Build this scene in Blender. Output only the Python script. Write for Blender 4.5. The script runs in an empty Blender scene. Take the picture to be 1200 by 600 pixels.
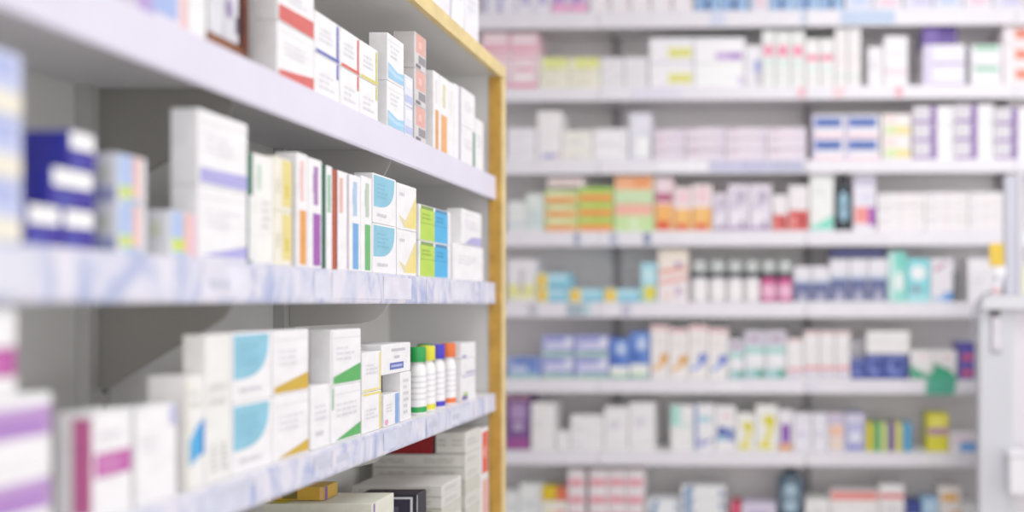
import bpy, bmesh, math, random
from mathutils import Vector
random.seed(11)
SC = bpy.context.scene
COL = SC.collection
F, PX, PY, H = 900.0, 895.0, 357.0, 1.45      # focal length in pixels, principal point, eye height

# ------------------------------------------------------------------ materials
def lin(c):
    c = c / 255.0
    return c / 12.92 if c <= 0.04045 else ((c + 0.055) / 1.055) ** 2.4
def rgb(h):
    h = h.lstrip('#')
    return tuple(lin(int(h[i:i + 2], 16)) for i in (0, 2, 4)) + (1.0,)
MATS = {}
def mat(hexc, rough=0.5, var=0.06, scale=35.0, metal=0.0, name=None, trans=0.0, bump=0.0):
    key = (hexc, rough, var, scale, metal, trans, bump)
    if key in MATS:
        return MATS[key]
    m = bpy.data.materials.new(name or 'printed_card')
    m.use_nodes = True
    nt = m.node_tree
    b = nt.nodes['Principled BSDF']
    b.inputs['Roughness'].default_value = rough
    b.inputs['Metallic'].default_value = metal
    b.inputs['Specular IOR Level'].default_value = 0.35
    if trans:
        b.inputs['Transmission Weight'].default_value = trans
    tc = nt.nodes.new('ShaderNodeTexCoord')
    nz = nt.nodes.new('ShaderNodeTexNoise')
    nz.inputs['Scale'].default_value = scale
    nz.inputs['Detail'].default_value = 3.0
    nt.links.new(tc.outputs['Object'], nz.inputs['Vector'])
    rp = nt.nodes.new('ShaderNodeValToRGB')
    c = rgb(hexc)
    d = tuple(max(0.0, x * (1 - var)) for x in c[:3]) + (1,)
    e = tuple(min(1.0, x * (1 + var * .5)) for x in c[:3]) + (1,)
    rp.color_ramp.elements[0].position = 0.35; rp.color_ramp.elements[0].color = d
    rp.color_ramp.elements[1].position = 0.65; rp.color_ramp.elements[1].color = e
    nt.links.new(nz.outputs['Fac'], rp.inputs['Fac'])
    nt.links.new(rp.outputs['Color'], b.inputs['Base Color'])
    if bump:
        bp = nt.nodes.new('ShaderNodeBump'); bp.inputs['Strength'].default_value = bump
        bp.inputs['Distance'].default_value = 0.002
        nt.links.new(nz.outputs['Fac'], bp.inputs['Height'])
        nt.links.new(bp.outputs['Normal'], b.inputs['Normal'])
    MATS[key] = m
    return m
def marbled():
    """ticket rail plastic, its blue-lilac reflections painted in as noise"""
    m = bpy.data.materials.new('ticket_rail_plastic'); m.use_nodes = True
    nt = m.node_tree; b = nt.nodes['Principled BSDF']
    b.inputs['Roughness'].default_value = 0.3
    tc = nt.nodes.new('ShaderNodeTexCoord')
    mp = nt.nodes.new('ShaderNodeMapping'); mp.inputs['Scale'].default_value = (1, 1, 0.45)
    mp.inputs['Rotation'].default_value = (0.5, 0, 0)
    nz = nt.nodes.new('ShaderNodeTexNoise'); nz.inputs['Scale'].default_value = 15  # noise stands in for reflections on the plastic
    nz.inputs['Detail'].default_value = 4; nz.inputs['Distortion'].default_value = 2.6
    rp = nt.nodes.new('ShaderNodeValToRGB'); cr = rp.color_ramp
    cr.elements[0].position = 0.30; cr.elements[0].color = rgb('#a3aed8')
    cr.elements[1].position = 0.62; cr.elements[1].color = rgb('#e4e1ee')
    e = cr.elements.new(0.46); e.color = rgb('#cdd0e6')
    nt.links.new(tc.outputs['Object'], mp.inputs['Vector'])
    nt.links.new(mp.outputs['Vector'], nz.inputs['Vector'])
    nt.links.new(nz.outputs['Fac'], rp.inputs['Fac'])
    nt.links.new(rp.outputs['Color'], b.inputs['Base Color'])
    return m
STEEL = mat('#eeecee', 0.4, 0.03, 8, name='powder_coated_steel')
PANEL = mat('#e8e7e3', 0.55, 0.03, 6, name='grey_back_panel')
BPANEL = mat('#efecec', 0.55, 0.03, 6, name='grey_lilac_back_panel')
UPR = mat('#c4c3c0', 0.45, 0.04, 9, name='upright_steel')
BUPR = mat('#9d9aa0', 0.45, 0.04, 9, name='dark_upright_steel')
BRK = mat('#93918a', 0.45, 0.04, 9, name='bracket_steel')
RAIL = mat('#dedaec', 0.4, 0.03, 12, name='lilac_white_rail')
BRAIL = mat('#ebe8f0', 0.4, 0.03, 12, name='white_rail')
GOLD = mat('#c8963c', 0.45, 0.18, 22, name='golden_wood_edge')
GOLDL = mat('#e2c887', 0.45, 0.12, 22, name='pale_lit_wood_edge')
MARB = marbled()
SLOT = mat('#3a3a3a', 0.7, 0.02, name='dark_slot')

# ------------------------------------------------------------------ mesh helpers
class MB:
    def __init__(self):
        self.v, self.f, self.m = [], [], []
    def quadbox(self, a, b, mi=0):
        (x0, y0, z0), (x1, y1, z1) = a, b
        n = len(self.v)
        self.v += [(x0, y0, z0), (x1, y0, z0), (x1, y1, z0), (x0, y1, z0), (x0, y0, z1), (x1, y0, z1), (x1, y1, z1), (x0, y1, z1)]
        for q in ((0, 3, 2, 1), (4, 5, 6, 7), (0, 1, 5, 4), (1, 2, 6, 5), (2, 3, 7, 6), (3, 0, 4, 7)):
            self.f.append(tuple(n + i for i in q)); self.m.append(mi)
    def bevbox(self, a, b, r=0.001, mi=0):
        """box with chamfered edges"""
        bm = bmesh.new()
        (x0, y0, z0), (x1, y1, z1) = a, b
        bmesh.ops.create_cube(bm, size=1.0)
        for v in bm.verts:
            v.co = Vector(((x0 + x1) / 2 + v.co.x * (x1 - x0), (y0 + y1) / 2 + v.co.y * (y1 - y0), (z0 + z1) / 2 + v.co.z * (z1 - z0)))
        bmesh.ops.bevel(bm, geom=list(bm.edges), offset=r, segments=1, affect='EDGES')
        self.take(bm, mi)
    def take(self, bm, mi=0):
        n = len(self.v)
        bm.verts.index_update()
        self.v += [tuple(v.co) for v in bm.verts]
        for f in bm.faces:
            self.f.append(tuple(n + v.index for v in f.verts)); self.m.append(mi)
        bm.free()
    def poly(self, pts, mi=0):
        n = len(self.v)
        self.v += [tuple(p) for p in pts]
        self.f.append(tuple(range(n, n + len(pts)))); self.m.append(mi)
    def prism(self, pts2, axis, a, b, mi=0):
        """extrude a 2D polygon along an axis (0,1,2) from a to b"""
        n = len(self.v); k = len(pts2)
        def p3(p, t):
            if axis == 0: return (t, p[0], p[1])
            if axis == 1: return (p[0], t, p[1])
            return (p[0], p[1], t)
        self.v += [p3(p, a) for p in pts2] + [p3(p, b) for p in pts2]
        self.f.append(tuple(range(n, n + k))); self.m.append(mi)
        self.f.append(tuple(reversed(range(n + k, n + 2 * k)))); self.m.append(mi)
        for i in range(k):
            j = (i + 1) % k
            self.f.append((n + i, n + k + i, n + k + j, n + j)); self.m.append(mi)
    def lathe(self, prof, cx=0, cy=0, seg=28, mi=0, sx=1.0, sy=1.0):
        n = len(self.v)
        for r, z in prof:
            for i in range(seg):
                t = 2 * math.pi * i / seg
                self.v.append((cx + sx * r * math.cos(t), cy + sy * r * math.sin(t), z))
        for k in range(len(prof) - 1):
            for i in range(seg):
                j = (i + 1) % seg
                self.f.append((n + k * seg + i, n + k * seg + j, n + (k + 1) * seg + j, n + (k + 1) * seg + i)); self.m.append(mi)
        self.f.append(tuple(n + i for i in reversed(range(seg)))); self.m.append(mi)
        e = n + (len(prof) - 1) * seg
        self.f.append(tuple(e + i for i in range(seg))); self.m.append(mi)
    def mesh(self, name, mats, smooth=False):
        me = bpy.data.meshes.new(name)
        me.from_pydata(self.v, [], self.f)
        for m in mats: me.materials.append(m)
        for p, i in zip(me.polygons, self.m):
            p.material_index = i
        bm = bmesh.new(); bm.from_mesh(me)
        if not getattr(self, 'open', False):
            bmesh.ops.recalc_face_normals(bm, faces=bm.faces)
        bm.to_mesh(me); bm.free()
        if smooth:
            for p in me.polygons: p.use_smooth = len(p.vertices) == 4
            try: me.set_sharp_from_angle(angle=math.radians(40))
            except Exception: pass
        return me
    def build(self, name, mats, parent=None, smooth=False):
        if not isinstance(mats, (list, tuple)): mats = [mats]
        return link(name, self.mesh(name, mats, smooth), parent)
def link(name, data, parent=None):
    o = bpy.data.objects.new(name, data); COL.objects.link(o)
    if parent: o.parent = parent
    return o
LABELS = {}
def tag(o, label, cat, group=None):
    o['label'] = label; o['category'] = cat
    if group: o['group'] = group
    n = len(label.replace('-', ' ').split())
    if label in LABELS: print('DUPLICATE LABEL', label)
    if len(label.split()) > 16 or len(label.split()) < 4: print('LABEL LENGTH', len(label.split()), label)
    LABELS[label] = o
    return o
def empty(name, label, cat, loc=(0, 0, 0), rz=0.0, group=None):
    o = bpy.data.objects.new(name, None); COL.objects.link(o)
    o.location = loc; o.rotation_euler = (0, 0, rz)
    return tag(o, label, cat, group)
def struct(name, mb, m):
    o = mb.build(name, m); o['kind'] = 'structure'; return o

# ------------------------------------------------------------------ printed designs: decals on a carton's faces, (s, t) in 0..1
def R(s0, s1, t0, t1, c, face='F'): return (face, [(s0, t0), (s1, t0), (s1, t1), (s0, t1)], c)
def B(t0, t1, c, face='F'): return R(0, 1, t0, t1, c, face)
def V(s0, s1, c, face='F'): return R(s0, s1, 0, 1, c, face)
def P(pts, c, face='F'): return (face, pts, c)
def C(cx, cy, rx, ry, c, face='F', n=28):
    pts = []
    for i in range(n):
        t = 2 * math.pi * i / n
        p = (min(1, max(0, cx + rx * math.cos(t))), min(1, max(0, cy + ry * math.sin(t))))
        if not pts or (abs(p[0] - pts[-1][0]) + abs(p[1] - pts[-1][1])) > 1e-5: pts.append(p)
    if (abs(pts[0][0] - pts[-1][0]) + abs(pts[0][1] - pts[-1][1])) < 1e-5: pts.pop()
    return (face, pts, c)
def T(s0, s1, t0, t1, n, c='#cfced3', seed=1, face='F'):
    """lines of small illegible print"""
    rd = random.Random(seed); out = []
    h = (t1 - t0) / n
    for k in range(n):
        b = t1 - (k + 1) * h; s = s0
        end = s0 + (s1 - s0) * rd.uniform(.6, 1)
        while s < end - .02:
            e = min(end, s + (s1 - s0) * rd.uniform(.12, .38))
            out.append(R(s, e, b + .28 * h, b + .78 * h, c, face)); s = e + (s1 - s0) * .045
    return out
def D(base, *dec):
    fl = []
    for d in dec:
        if isinstance(d, list): fl += d
        else: fl.append(d)
    return (base, tuple((f, tuple(p), c) for f, p, c in fl))
CARTON = {}
def carton_mesh(w, d, h, design):
    key = (round(w, 3), round(d, 3), round(h, 3), design)
    if key in CARTON: return CARTON[key]
    base, dec = design
    cols = [base]
    mb = MB()
    mb.bevbox((-w / 2, 0, 0), (w / 2, d, h), min(0.0012, w * .06))
    me0_f = len(mb.f)
    for i, (face, pts, c) in enumerate(dec):
        if c not in cols: cols.append(c)
        mi = cols.index(c); o = 0.0003 + 0.00004 * i
        q = .02
        if face == 'F':
            mb.poly([(-w / 2 + w * (q + s * (1 - 2 * q)), -o, h * (q + t * (1 - 2 * q))) for s, t in pts], mi)
        elif face == 'L':
            mb.poly([(-w / 2 - o, d * (1 - q - s * (1 - 2 * q)), h * (q + t * (1 - 2 * q))) for s, t in pts], mi)
        elif face == 'T':
            mb.poly([(-w / 2 + w * (q + s * (1 - 2 * q)), d * (q + t * (1 - 2 * q)), h + o) for s, t in pts], mi)
    mb.open = True
    me = mb.mesh('medicine_carton', [mat(c, 0.42) for c in cols])
    CARTON[key] = me
    return me
def carton(loc, rz, w, d, h, design, label, group=None, name='medicine_carton', cat='box'):
    o = link(name, carton_mesh(w, d, h, design))
    o.location = loc; o.rotation_euler = (0, 0, rz)
    tag(o, label, cat, group)
    return o

# ================================================================== room
mb = MB(); mb.quadbox((-1.6, -2.6, -.06), (4.2, 4.2, 0)); struct('floor', mb, mat('#cfcac4', .35, .05, 4, name='floor_vinyl'))
mb = MB(); mb.quadbox((-1.6, -2.6, 3.3), (4.2, 4.2, 3.36)); struct('ceiling', mb, mat('#f2f1f0', .7, .02, name='ceiling_paint'))
WALLM = mat('#e6e4e6', .7, .03, 5, name='wall_paint')
mb = MB(); mb.quadbox((-1.6, 4.1, 0), (4.2, 4.2, 3.3)); struct('wall_back', mb, WALLM)
mb = MB(); mb.quadbox((-1.6, -2.6, 0), (-1.5, 4.1, 3.3)); struct('wall_left', mb, WALLM)
mb = MB(); mb.quadbox((4.1, -2.6, 0), (4.2, 4.1, 3.3)); struct('wall_right', mb, WALLM)
mb = MB(); mb.quadbox((-1.5, -2.6, 0), (4.1, -2.5, 3.3)); struct('wall_front', mb, WALLM)

# ================================================================== gold-edged rack (side rack)
XF, XB = -.705, -.985          # front of the shelf rails, back panel
YE, YS = 2.02, .30             # end panel, start of the run
LV = {0: .628, 1: .336, 2: .058, 3: -.232, 4: -.56}
rack = empty('shelving_rack', 'white steel shelving rack with golden wood edge along the aisle', 'shelving', (0, 0, 0))
mb = MB(); mb.quadbox((XB - .02, YS, 0), (XB, YE, H + .60))
mb.build('back_panel', PANEL, rack)
mb = MB(); mb.quadbox((XB - .02, YE, 0), (-.6895, YE + .022, H + .60))
ep = mb.build('end_panel', mat('#d9d9d8', .5, .03, 6, name='end_panel_laminate'), rack)
mb = MB(); mb.quadbox((-.722, YE - .004, .06), (-.689, YE, H + .60)); mb.build('wood_edge', GOLD, ep)
mb = MB(); mb.quadbox((-.689, YE - .004, .06), (-.686, YE + .022, H + .60)); mb.build('edge_strip', GOLDL, ep)
mb = MB(); mb.quadbox((XB, YS, 0), (-.72, YE - .004, .08)); mb.build('plinth', UPR, rack)
for y in (.67, 1.115, 1.56):                                     # slotted uprights
    mb = MB()
    mb.quadbox((XB, y - .018, .08), (XB + .022, y + .018, H + .60))
    for k in range(40):
        z = .9 + k * .03
        mb.quadbox((XB + .0222, y + .004, z), (XB + .0226, y + .009, z + .016), 1)
    mb.build('upright', [UPR, SLOT], rack)
# top board with its golden front
mb = MB(); mb.quadbox((XB - .02, YS, H + .60), (-.70, YE + .022, H + .628))
tb = mb.build('top_board', mat('#cfcecb', .5, .03, 6, name='top_board_laminate'), rack)
mb = MB(); mb.quadbox((-.70, YS, H + .597), (-.686, YE + .022, H + .630)); mb.build('wood_edge', GOLDL, tb)  # paler gold: light from above put into the colour
for lv, (zt, zb, rm) in {1: (.336, .275, RAIL), 2: (.058, .002, MARB), 3: (-.232, -.279, MARB), 4: (-.56, -.615, RAIL)}.items():
    mb = MB(); mb.quadbox((XB + .001, YS, H + zt - .022), (XF - .004, YE - .006, H + zt))
    sh = mb.build('shelf', STEEL, rack)
    mb = MB()
    y1 = YE + (.004 if lv == 1 else -.008)
    mb.prism([(XF - .004, H + zb), (XF, H + zb), (XF + .002, H + zb + .004), (XF + .001, H + zt - .001), (XF - .004, H + zt)], 1, YS, min(y1, YE - .0045))
    mb.build('price_rail', rm, sh)
    if lv in (2, 3):
        rd = random.Random(lv)
        for k_, (y0, y1) in enumerate(((.60, .74), (.76, .93), (.96, 1.05), (1.06, 1.19), (1.20, 1.235), (1.25, 1.41), (1.42, 1.53), (1.60, 1.66), (1.72, 1.84), (1.86, 1.99))):
            c = rd.choice(['#dfe0ee', '#d9dbec', '#e4e2f1', '#cfd3e6'])
            mb = MB(); mb.quadbox((XF + .0022, y0, H + zb + .008), (XF + .003, y1, H + zt - .006))
            if rd.random() < .5: mb.quadbox((XF + .003, y0 + .012, H + zb + .018), (XF + .0032, y0 + .05, H + zb + .03), 1)
            mb.build('price_ticket', [MARB if k_ % 2 else mat(c, .3, .10, 28, name='ticket_paper'), mat('#c4c6d8', .4)], sh)
    if lv < 4:
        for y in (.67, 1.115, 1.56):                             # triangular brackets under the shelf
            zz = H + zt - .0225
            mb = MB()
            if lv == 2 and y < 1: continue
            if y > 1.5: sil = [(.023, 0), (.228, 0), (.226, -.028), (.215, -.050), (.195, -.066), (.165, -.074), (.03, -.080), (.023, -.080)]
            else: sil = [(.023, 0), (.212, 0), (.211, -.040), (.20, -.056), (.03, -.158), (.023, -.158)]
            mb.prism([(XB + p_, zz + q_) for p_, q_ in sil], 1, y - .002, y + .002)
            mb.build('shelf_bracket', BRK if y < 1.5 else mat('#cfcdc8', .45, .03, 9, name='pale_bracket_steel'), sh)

# ------------------------------------------------------------------ goods on the gold-edged rack
RN = {0: "on gold-edged rack's top board", 1: "on gold-edged rack's upper shelf", 2: "on gold-edged rack's middle shelf",
      3: "on gold-edged rack's lower shelf", 4: "on gold-edged rack's bottom shelf"}
W = '#f4f3f5'; WG = '#e9e8e8'; CREAM = '#f1ecd9'
def ly(x, sb=.01): return F * (-XF + sb) / (PX - x)
def lv(level, x0, x1, stack, depth=.04, sb=.01, z0=None, group=None, rz=None, gap=.0006):
    """stack: [(height, design, label), ...] from the shelf upwards, between two columns of the frame"""
    y0, y1 = ly(x0, sb), ly(x1, sb)
    z = H + (LV[level] if z0 is None else z0) + gap
    out = []
    for h, ds, lab in stack:
        a = math.radians(90 + (random.uniform(-.5, .5) if rz is None else rz))
        x = XF - sb
        o = carton((x, (y0 + y1) / 2, z), a, (y1 - y0) - .0012, depth, h - gap, ds, lab + ' ' + RN[level], group)
        out.append(o); z += h
    return out
ln = R(0, 1, .86, .872, '#d6d5d8')
def text(seed, s0=.15, s1=.85, t0=.42, t1=.72, n=3, c='#dddce3'): return T(s0, s1, t0, t1, n, c, seed)

# upper shelf
pastel = D('#e6e0f0', V(0, .35, '#b39ad4'), R(.3, .8, .05, .55, '#9fb4e6'), R(.35, .75, .5, .95, '#cfd6f2'), V(.86, 1, '#f3c3c0'), R(.1, .3, .2, .5, '#8a63b8'))
lv(1, 158, 220, [(.13, pastel, 'lilac and blue carton with pink edge')], .05)
lv(1, 221, 242, [(.14, D(W, text(3)), 'slim plain white carton before wooden tray')], .06)
# wooden display tray with its cartons
ya, yb = ly(243), ly(293)
tray = empty('wooden_tray', "brown wooden tray holding grey cartons " + RN[1], 'tray', (XF - .012, 0, H + .3366))
WOOD = mat('#7a4522', .4, .35, 40, name='brown_wood'); WOODD = mat('#5b2a1c', .4, .3, 40, name='dark_brown_wood')
mb = MB(); mb.bevbox((-.09, ya, 0), (0, yb - .012, .017), .001); mb.build('tray_base', WOOD, tray)
mb = MB(); mb.bevbox((-.09, yb - .0115, 0), (.002, yb - .001, .155), .001); mb.build('tray_side', WOODD, tray)
mb = MB(); mb.bevbox((-.098, ya, 0), (-.0905, yb - .001, .10), .001); mb.build('tray_back', WOOD, tray)
lv(1, 244, 262, [(.12, D('#dcdce2', text(5, t0=.5, t1=.9)), 'light grey carton in wooden tray')], .05, z0=.336 + .0185, sb=.014)
lv(1, 262.5, 280, [(.12, D('#d4d3dc', C(.3, .35, .25, .12, '#8f7fa8'), text(8, t0=.5, t1=.9), R(.75, 1, .1, .3, '#55505e')), 'grey carton with violet swirl in wooden tray')], .05, z0=.336 + .0185, sb=.014)
def wedge(c, hi=.3, lo=.13, seed=1, left=0.0):
    return D(W, ln, text(seed), P([(left, 0), (1, 0), (1, hi), (left, lo)], c))
def wedge2(c, hi=.28, seed=1):
    return D(W, ln, text(seed), P([(0, .04), (1, .04), (1, hi)], c))
REDW = wedge('#d4615c', .34, .30, 4); REDW2 = wedge('#d4615c', .26, .12, 5)
lv(1, 325, 368.5, [(.083, REDW2, 'white carton with red wedge, lower of two stacked'), (.083, REDW, 'white carton with red wedge, upper of two stacked')], .036)
def tbar(c, seed): return D(W, text(seed, t0=.3, t1=.7), R(0, 1, .0, .085, c), R(.88, .96, 0, .95, c) if seed % 2 else R(.88, .96, .35, .95, c))
def tbar2(c, seed): return D(W, text(seed, t0=.15, t1=.6), R(.88, .96, .6, 1, c))
for (a, b, c, nm) in ((369, 398, '#5a60b8', 'navy blue'), (399, 421.5, '#dc5a4a', 'red'), (422, 443, '#d9d067', 'olive yellow')):
    lv(1, a, b, [(.067, tbar2(c, 6), f'white carton with {nm} T-bar, lower of two'), (.067, tbar(c, 7), f'white carton with {nm} T-bar, upper of two')], .05)
wave = D(W, ln, text(9, t0=.5, t1=.8), P([(0, .04), (1, .04), (1, .30), (.6, .26), (.3, .32), (0, .38)], '#9accec'), P([(0, .2), (.5, .13), (1, .15), (1, .2), (.5, .2), (0, .3)], '#b6daf3'))
lv(1, 454, 473.5, [(.091, wave, 'white carton with light blue wave, lower of two'), (.091, wave, 'white carton with light blue wave, upper of two')], .036)
paleb = D('#e3e6f4', R(0, 1, .1, .35, '#b9c3ea'), R(.1, .9, .6, .9, '#f5f5fa'))
lv(1, 474.5, 484, [(.062, paleb, 'small pale blue carton behind wave cartons, lower'), (.062, paleb, 'small pale blue carton behind wave cartons, upper')], .04)
salm = D('#d8d3d2', R(.08, .92, .45, 1, '#e3a79b'), R(.3, .95, .16, .40, '#8b8a90'), R(.05, .5, .02, .12, '#6f6e76'), R(.3, .6, .6, .8, '#eec0b6'))
lv(1, 486, 499.5, [(.075, salm, 'salmon and grey carton, bottom of three'), (.075, salm, 'salmon and grey carton, middle of three'), (.075, salm, 'salmon and grey carton, top of three')], .045)
orl = D(W, R(.28, .85, 0, .52, '#e39a55'), R(.3, .6, .6, .92, '#e8ded8'))
orl2 = D(W, R(.1, .8, 0, .5, '#eba869'), R(.3, .6, .6, .92, '#d9d6a8'))
lv(1, 508, 515, [(.172, orl, 'tall white carton with orange foot beside salmon stack')], .05)
lv(1, 515.5, 526, [(.172, orl2, 'tall white carton, wider orange foot')], .05)
lv(1, 526.5, 531.5, [(.172, D(W, R(.3, .6, .55, .9, '#dfe3d2')), 'first slim plain white carton past orange ones')], .05)
lv(1, 532, 539, [(.176, D(W, V(.86, 1, '#8b86b8')), 'slim white carton with violet edge')], .05)
gr_e = D(W, text(12), V(.84, 1, '#2f8463'))
lv(1, 541, 556.5, [(.090, gr_e, 'white carton with green edge, lower of two'), (.090, D(W, text(14)), 'white carton resting on green-edged one')], .05)
lv(1, 557.5, 566.5, [(.128, D(W, text(13)), 'shorter plain white carton beside end panel')], .05)
# top board
for i, (a, b, h, ds, nm) in enumerate(((478, 494, .2, D(W, text(2)), 'white carton, first seen'), (495, 505, .2, D(WG, V(.8, 1, '#c3c0cc')), 'grey-white carton, second seen'),
        (505.5, 515, .21, D(W, text(4)), 'white carton, third seen'), (515.5, 529, .19, D('#eceaf2', V(.85, 1, '#cfcbe0')), 'lilac-white carton, fourth seen'),
        (530, 544, .2, D(W, text(6), R(.2, .6, .7, .9, '#ccd3c9')), 'white carton, fifth seen'), (545, 561, .2, D('#efedf6', text(7)), 'white carton, sixth seen'))):
    lv(0, a, b, [(h, ds, nm)], .09, sb=.012)

# middle shelf
lil = D('#c3cbee', B(0, .38, '#f0ead8'), R(.1, .9, .6, .9, '#aab6e6'), B(0, .38, '#efe9d9', 'L'))
lv(2, -75, 27, [(.06, lil, 'lilac carton with cream foot, bottom of three'), (.06, lil, 'lilac carton with cream foot, middle of three'), (.06, lil, 'lilac carton with cream foot, top of three')], .05, sb=.006)
navy = D('#22249a', R(.04, .96, .55, 1, '#ffffff'), B(0, .5, '#3a2f94'), R(.1, .5, .05, .25, '#4c56b0'))
lv(2, 30, 72, [(.0405, navy, 'navy carton with white band, bottom tier, front')], .11, sb=.012)
lv(2, 73, 111, [(.0405, navy, 'navy carton with white band, bottom tier, behind front one'), ], .11, sb=.012)
lv(2, 58, 111, [(.0405, navy, 'navy carton with white band, middle tier')], .11, sb=.012, z0=.058 + .041)
lv(2, 80, 112, [(.0405, navy, 'navy carton with white band, top tier')], .11, sb=.012, z0=.058 + .082)
pst = D('#e9ebf0', R(0, .55, .35, 1, '#a9c0ea'), R(.05, .5, .1, .35, '#c9dd5e'), R(.55, .78, .05, 1, '#efb7a3'), R(.2, 1, 0, .08, '#8fc1ee'), V(.8, 1, '#e7e4ea'), C(.45, .6, .2, .2, '#dbe3c6', 'L'), R(0, 1, 0, .3, '#9aa3cc', 'L'))
pst2 = D('#e9ebf0', R(0, .5, .35, 1, '#a9c0ea'), R(.05, .5, .1, .4, '#c9dd5e'), R(.5, .72, .05, 1, '#efb7a3'), V(.75, 1, '#ecc3d2'), R(.1, .6, 0, .07, '#8fc1ee'), C(.45, .6, .2, .2, '#dbe3c6', 'L'))
lv(2, 137, 171, [(.055, pst, 'pastel carton with lime patch, lower of two'), (.055, pst, 'pastel carton with lime patch, upper of two')], .026)
lv(2, 199, 231, [(.056, pst2, 'single pastel carton with pink edge and lime patch')], .032)
lav = D(W, ln, text(21), P([(0, .02), (1, .02), (1, .24), (0, .22)], '#a9a6e0'))
lav2 = D(W, ln, text(22), P([(0, .02), (1, .02), (1, .22)], '#a9a6e0'))
lv(2, 232.5, 290, [(.094, lav2, 'white carton with lavender wedge beside pastel one, lower'), (.097, lav, 'white carton with lavender wedge beside pastel one, upper')], .036)
lv(2, 291, 296.5, [(.153, D('#1f6a50', B(0, .62, W)), 'slim carton with dark green top')], .03)
lv(2, 297, 320.5, [(.155, D('#f3f2ee', R(.15, .35, .68, .92, '#bcd3c2'), T(.4, .9, .3, .6, 4, '#d9d8d6', 5)), 'white carton with pale green print')], .045)
cry = D('#f0ebd8', R(.45, 1, .08, .98, '#e6d684'), R(.6, .85, .25, .5, '#d9c25a'), text(31, .05, .5, .3, .6, 3, '#d8cfb4'))
lv(2, 321, 342, [(.08, cry, 'cream and yellow carton, lower of two'), (.08, cry, 'cream and yellow carton, upper of two')], .05)
def spine(c, tc, t=.5, s0=.2, s1=.85): return D(W, R(s0, s1, 0, t, c), T(s0, s0 + .35, .6, .95, 1, tc, 2), R(s0 + .05, s0 + .4, .58, .95, tc))
lv(2, 348, 361, [(.176, spine('#e79a4b', '#eec3bd'), 'white spine carton with orange lower half')], .035)
lv(2, 361.5, 377.5, [(.174, spine('#9a55a8', '#a878b4', .5, .3, .9), 'white spine carton with purple lower half')], .035)
lv(2, 378, 382, [(.17, D('#1e5b48'), 'thin dark green spine carton')], .05)
lv(2, 382.5, 389.5, [(.17, D(W, R(.15, .7, .55, .93, '#8fbfa0')), 'white spine carton with green print')], .05)
lv(2, 390, 395.5, [(.167, D('#b3503a', V(.75, 1, '#7c2f22')), 'thin brick red spine carton')], .05)
lv(2, 396, 408.5, [(.168, D(W, R(.1, .45, .58, .95, '#e8b3ab'), V(.85, 1, '#c3b3c4')), 'white spine carton with pink print')], .035)
lv(2, 409.5, 423, [(.168, spine('#6aa6dc', '#a9c6e6', .5, .25, .8), 'white spine carton with blue lower half')], .035)
lv(2, 423.5, 436, [(.172, spine('#63b368', '#b9c8b6', .5, .3, .85), 'white spine carton with green lower half')], .035)
def moon(seed, full=True):
    cy = 1.0 if full else 1.0
    pts = [(0, .985)]
    n = 16
    for i in range(n + 1):
        t = (math.pi / 2) * i / n
        pts.append((.93 * math.cos(t) ** .62, .985 - .66 * math.sin(t) ** .75))
    return D(W, P(pts, '#84c2da'), T(.15, .7, .5, .85, 4, '#78b4cf', seed), T(.15, .8, .1, .22, 1, '#cfced6', seed))
lv(2, 437, 464.5, [(.092, moon(3), 'white carton with pale blue disc, lower of two'), (.092, moon(4), 'white carton with pale blue disc, upper of two')], .036)
ysail = D(W, P([(.3, .04), (1, .04), (1, .82)], '#f0dc7e'), P([(.05, .3), (.35, .04), (.42, .04), (1, .75), (1, .82), (.4, .2)], '#e8dca0'), T(.1, .5, .7, .85, 1, '#d2d1d6', 4))
lv(2, 465.5, 488, [(.09, ysail, 'white carton with yellow sail, lower of two'), (.091, ysail, 'white carton with yellow sail, upper of two')], .036)
lb = D(W, R(0, .46, 0, .9, '#b5d84c'), R(.46, .92, 0, .9, '#45aee6'), R(0, .46, .48, .5, '#86a83a'), R(.46, .92, .48, .5, '#2f86be'), R(.02, .42, .9, 1, '#7c9a4a'), R(.48, .9, .9, 1, '#3d7fae'), T(.06, .4, .58, .8, 2, '#93b83f', 3), T(.52, .88, .58, .8, 2, '#378fc6', 4))
lv(2, 491.5, 528, [(.076, lb, 'lime and sky blue carton, lower of two'), (.076, lb, 'lime and sky blue carton, upper of two')], .042)
lv(2, 501, 521, [(.162, D(WG), 'plain grey-white carton standing behind lime-and-blue pair')], .04, sb=.06)
lv(2, 541, 564.5, [(.085, D(W, ln, text(41), P([(.1, 0), (1, 0), (1, .26), (.5, .24)], '#b0abdf')), 'white carton with lavender wedge beside end panel, upper')], .036, z0=.058 + .0855)
lv(2, 531.5, 566, [(.085, D(W, R(.03, .97, .03, .97, '#f6f5f7'), text(42)), 'white carton beside end panel, lower, under lavender-wedged one')], .05)

# lower shelf
pur = D(W, B(.42, .86, '#b58cc9'), R(.1, .9, .5, .62, '#a06bbf'), B(.42, .86, '#b58cc9', 'L'))
lv(3, -45, 61, [(.072, pur, 'white carton with purple band, lower of stack'), (.072, pur, 'white carton with purple band, middle of stack')], .07)
lv(3, -80, 20, [(.085, D(W, B(.2, .55, '#b03f93'), R(.3, .9, .3, .42, '#c66bb0')), 'white carton with magenta band, topping purple-banded stack')], .07, z0=-.232 + .145)
mag = D(W, R(.0, 1, .38, .62, '#bd5aa2'), T(.15, .9, .44, .56, 1, '#d391c2', 4), T(.1, .8, .72, .85, 1, '#dcdbe0', 5), R(.45, .98, .03, .97, '#c0588f', 'L'))
lv(3, 109, 155, [(.116, mag, 'white carton with magenta side and label')], .040)
lv(3, 160, 207, [(.113, D(W, R(.82, 1, .78, 1, '#bdbde6'), T(.1, .7, .5, .7, 2, '#dedde2', 8)), 'plain white carton with small lilac corner')], .03)
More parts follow.
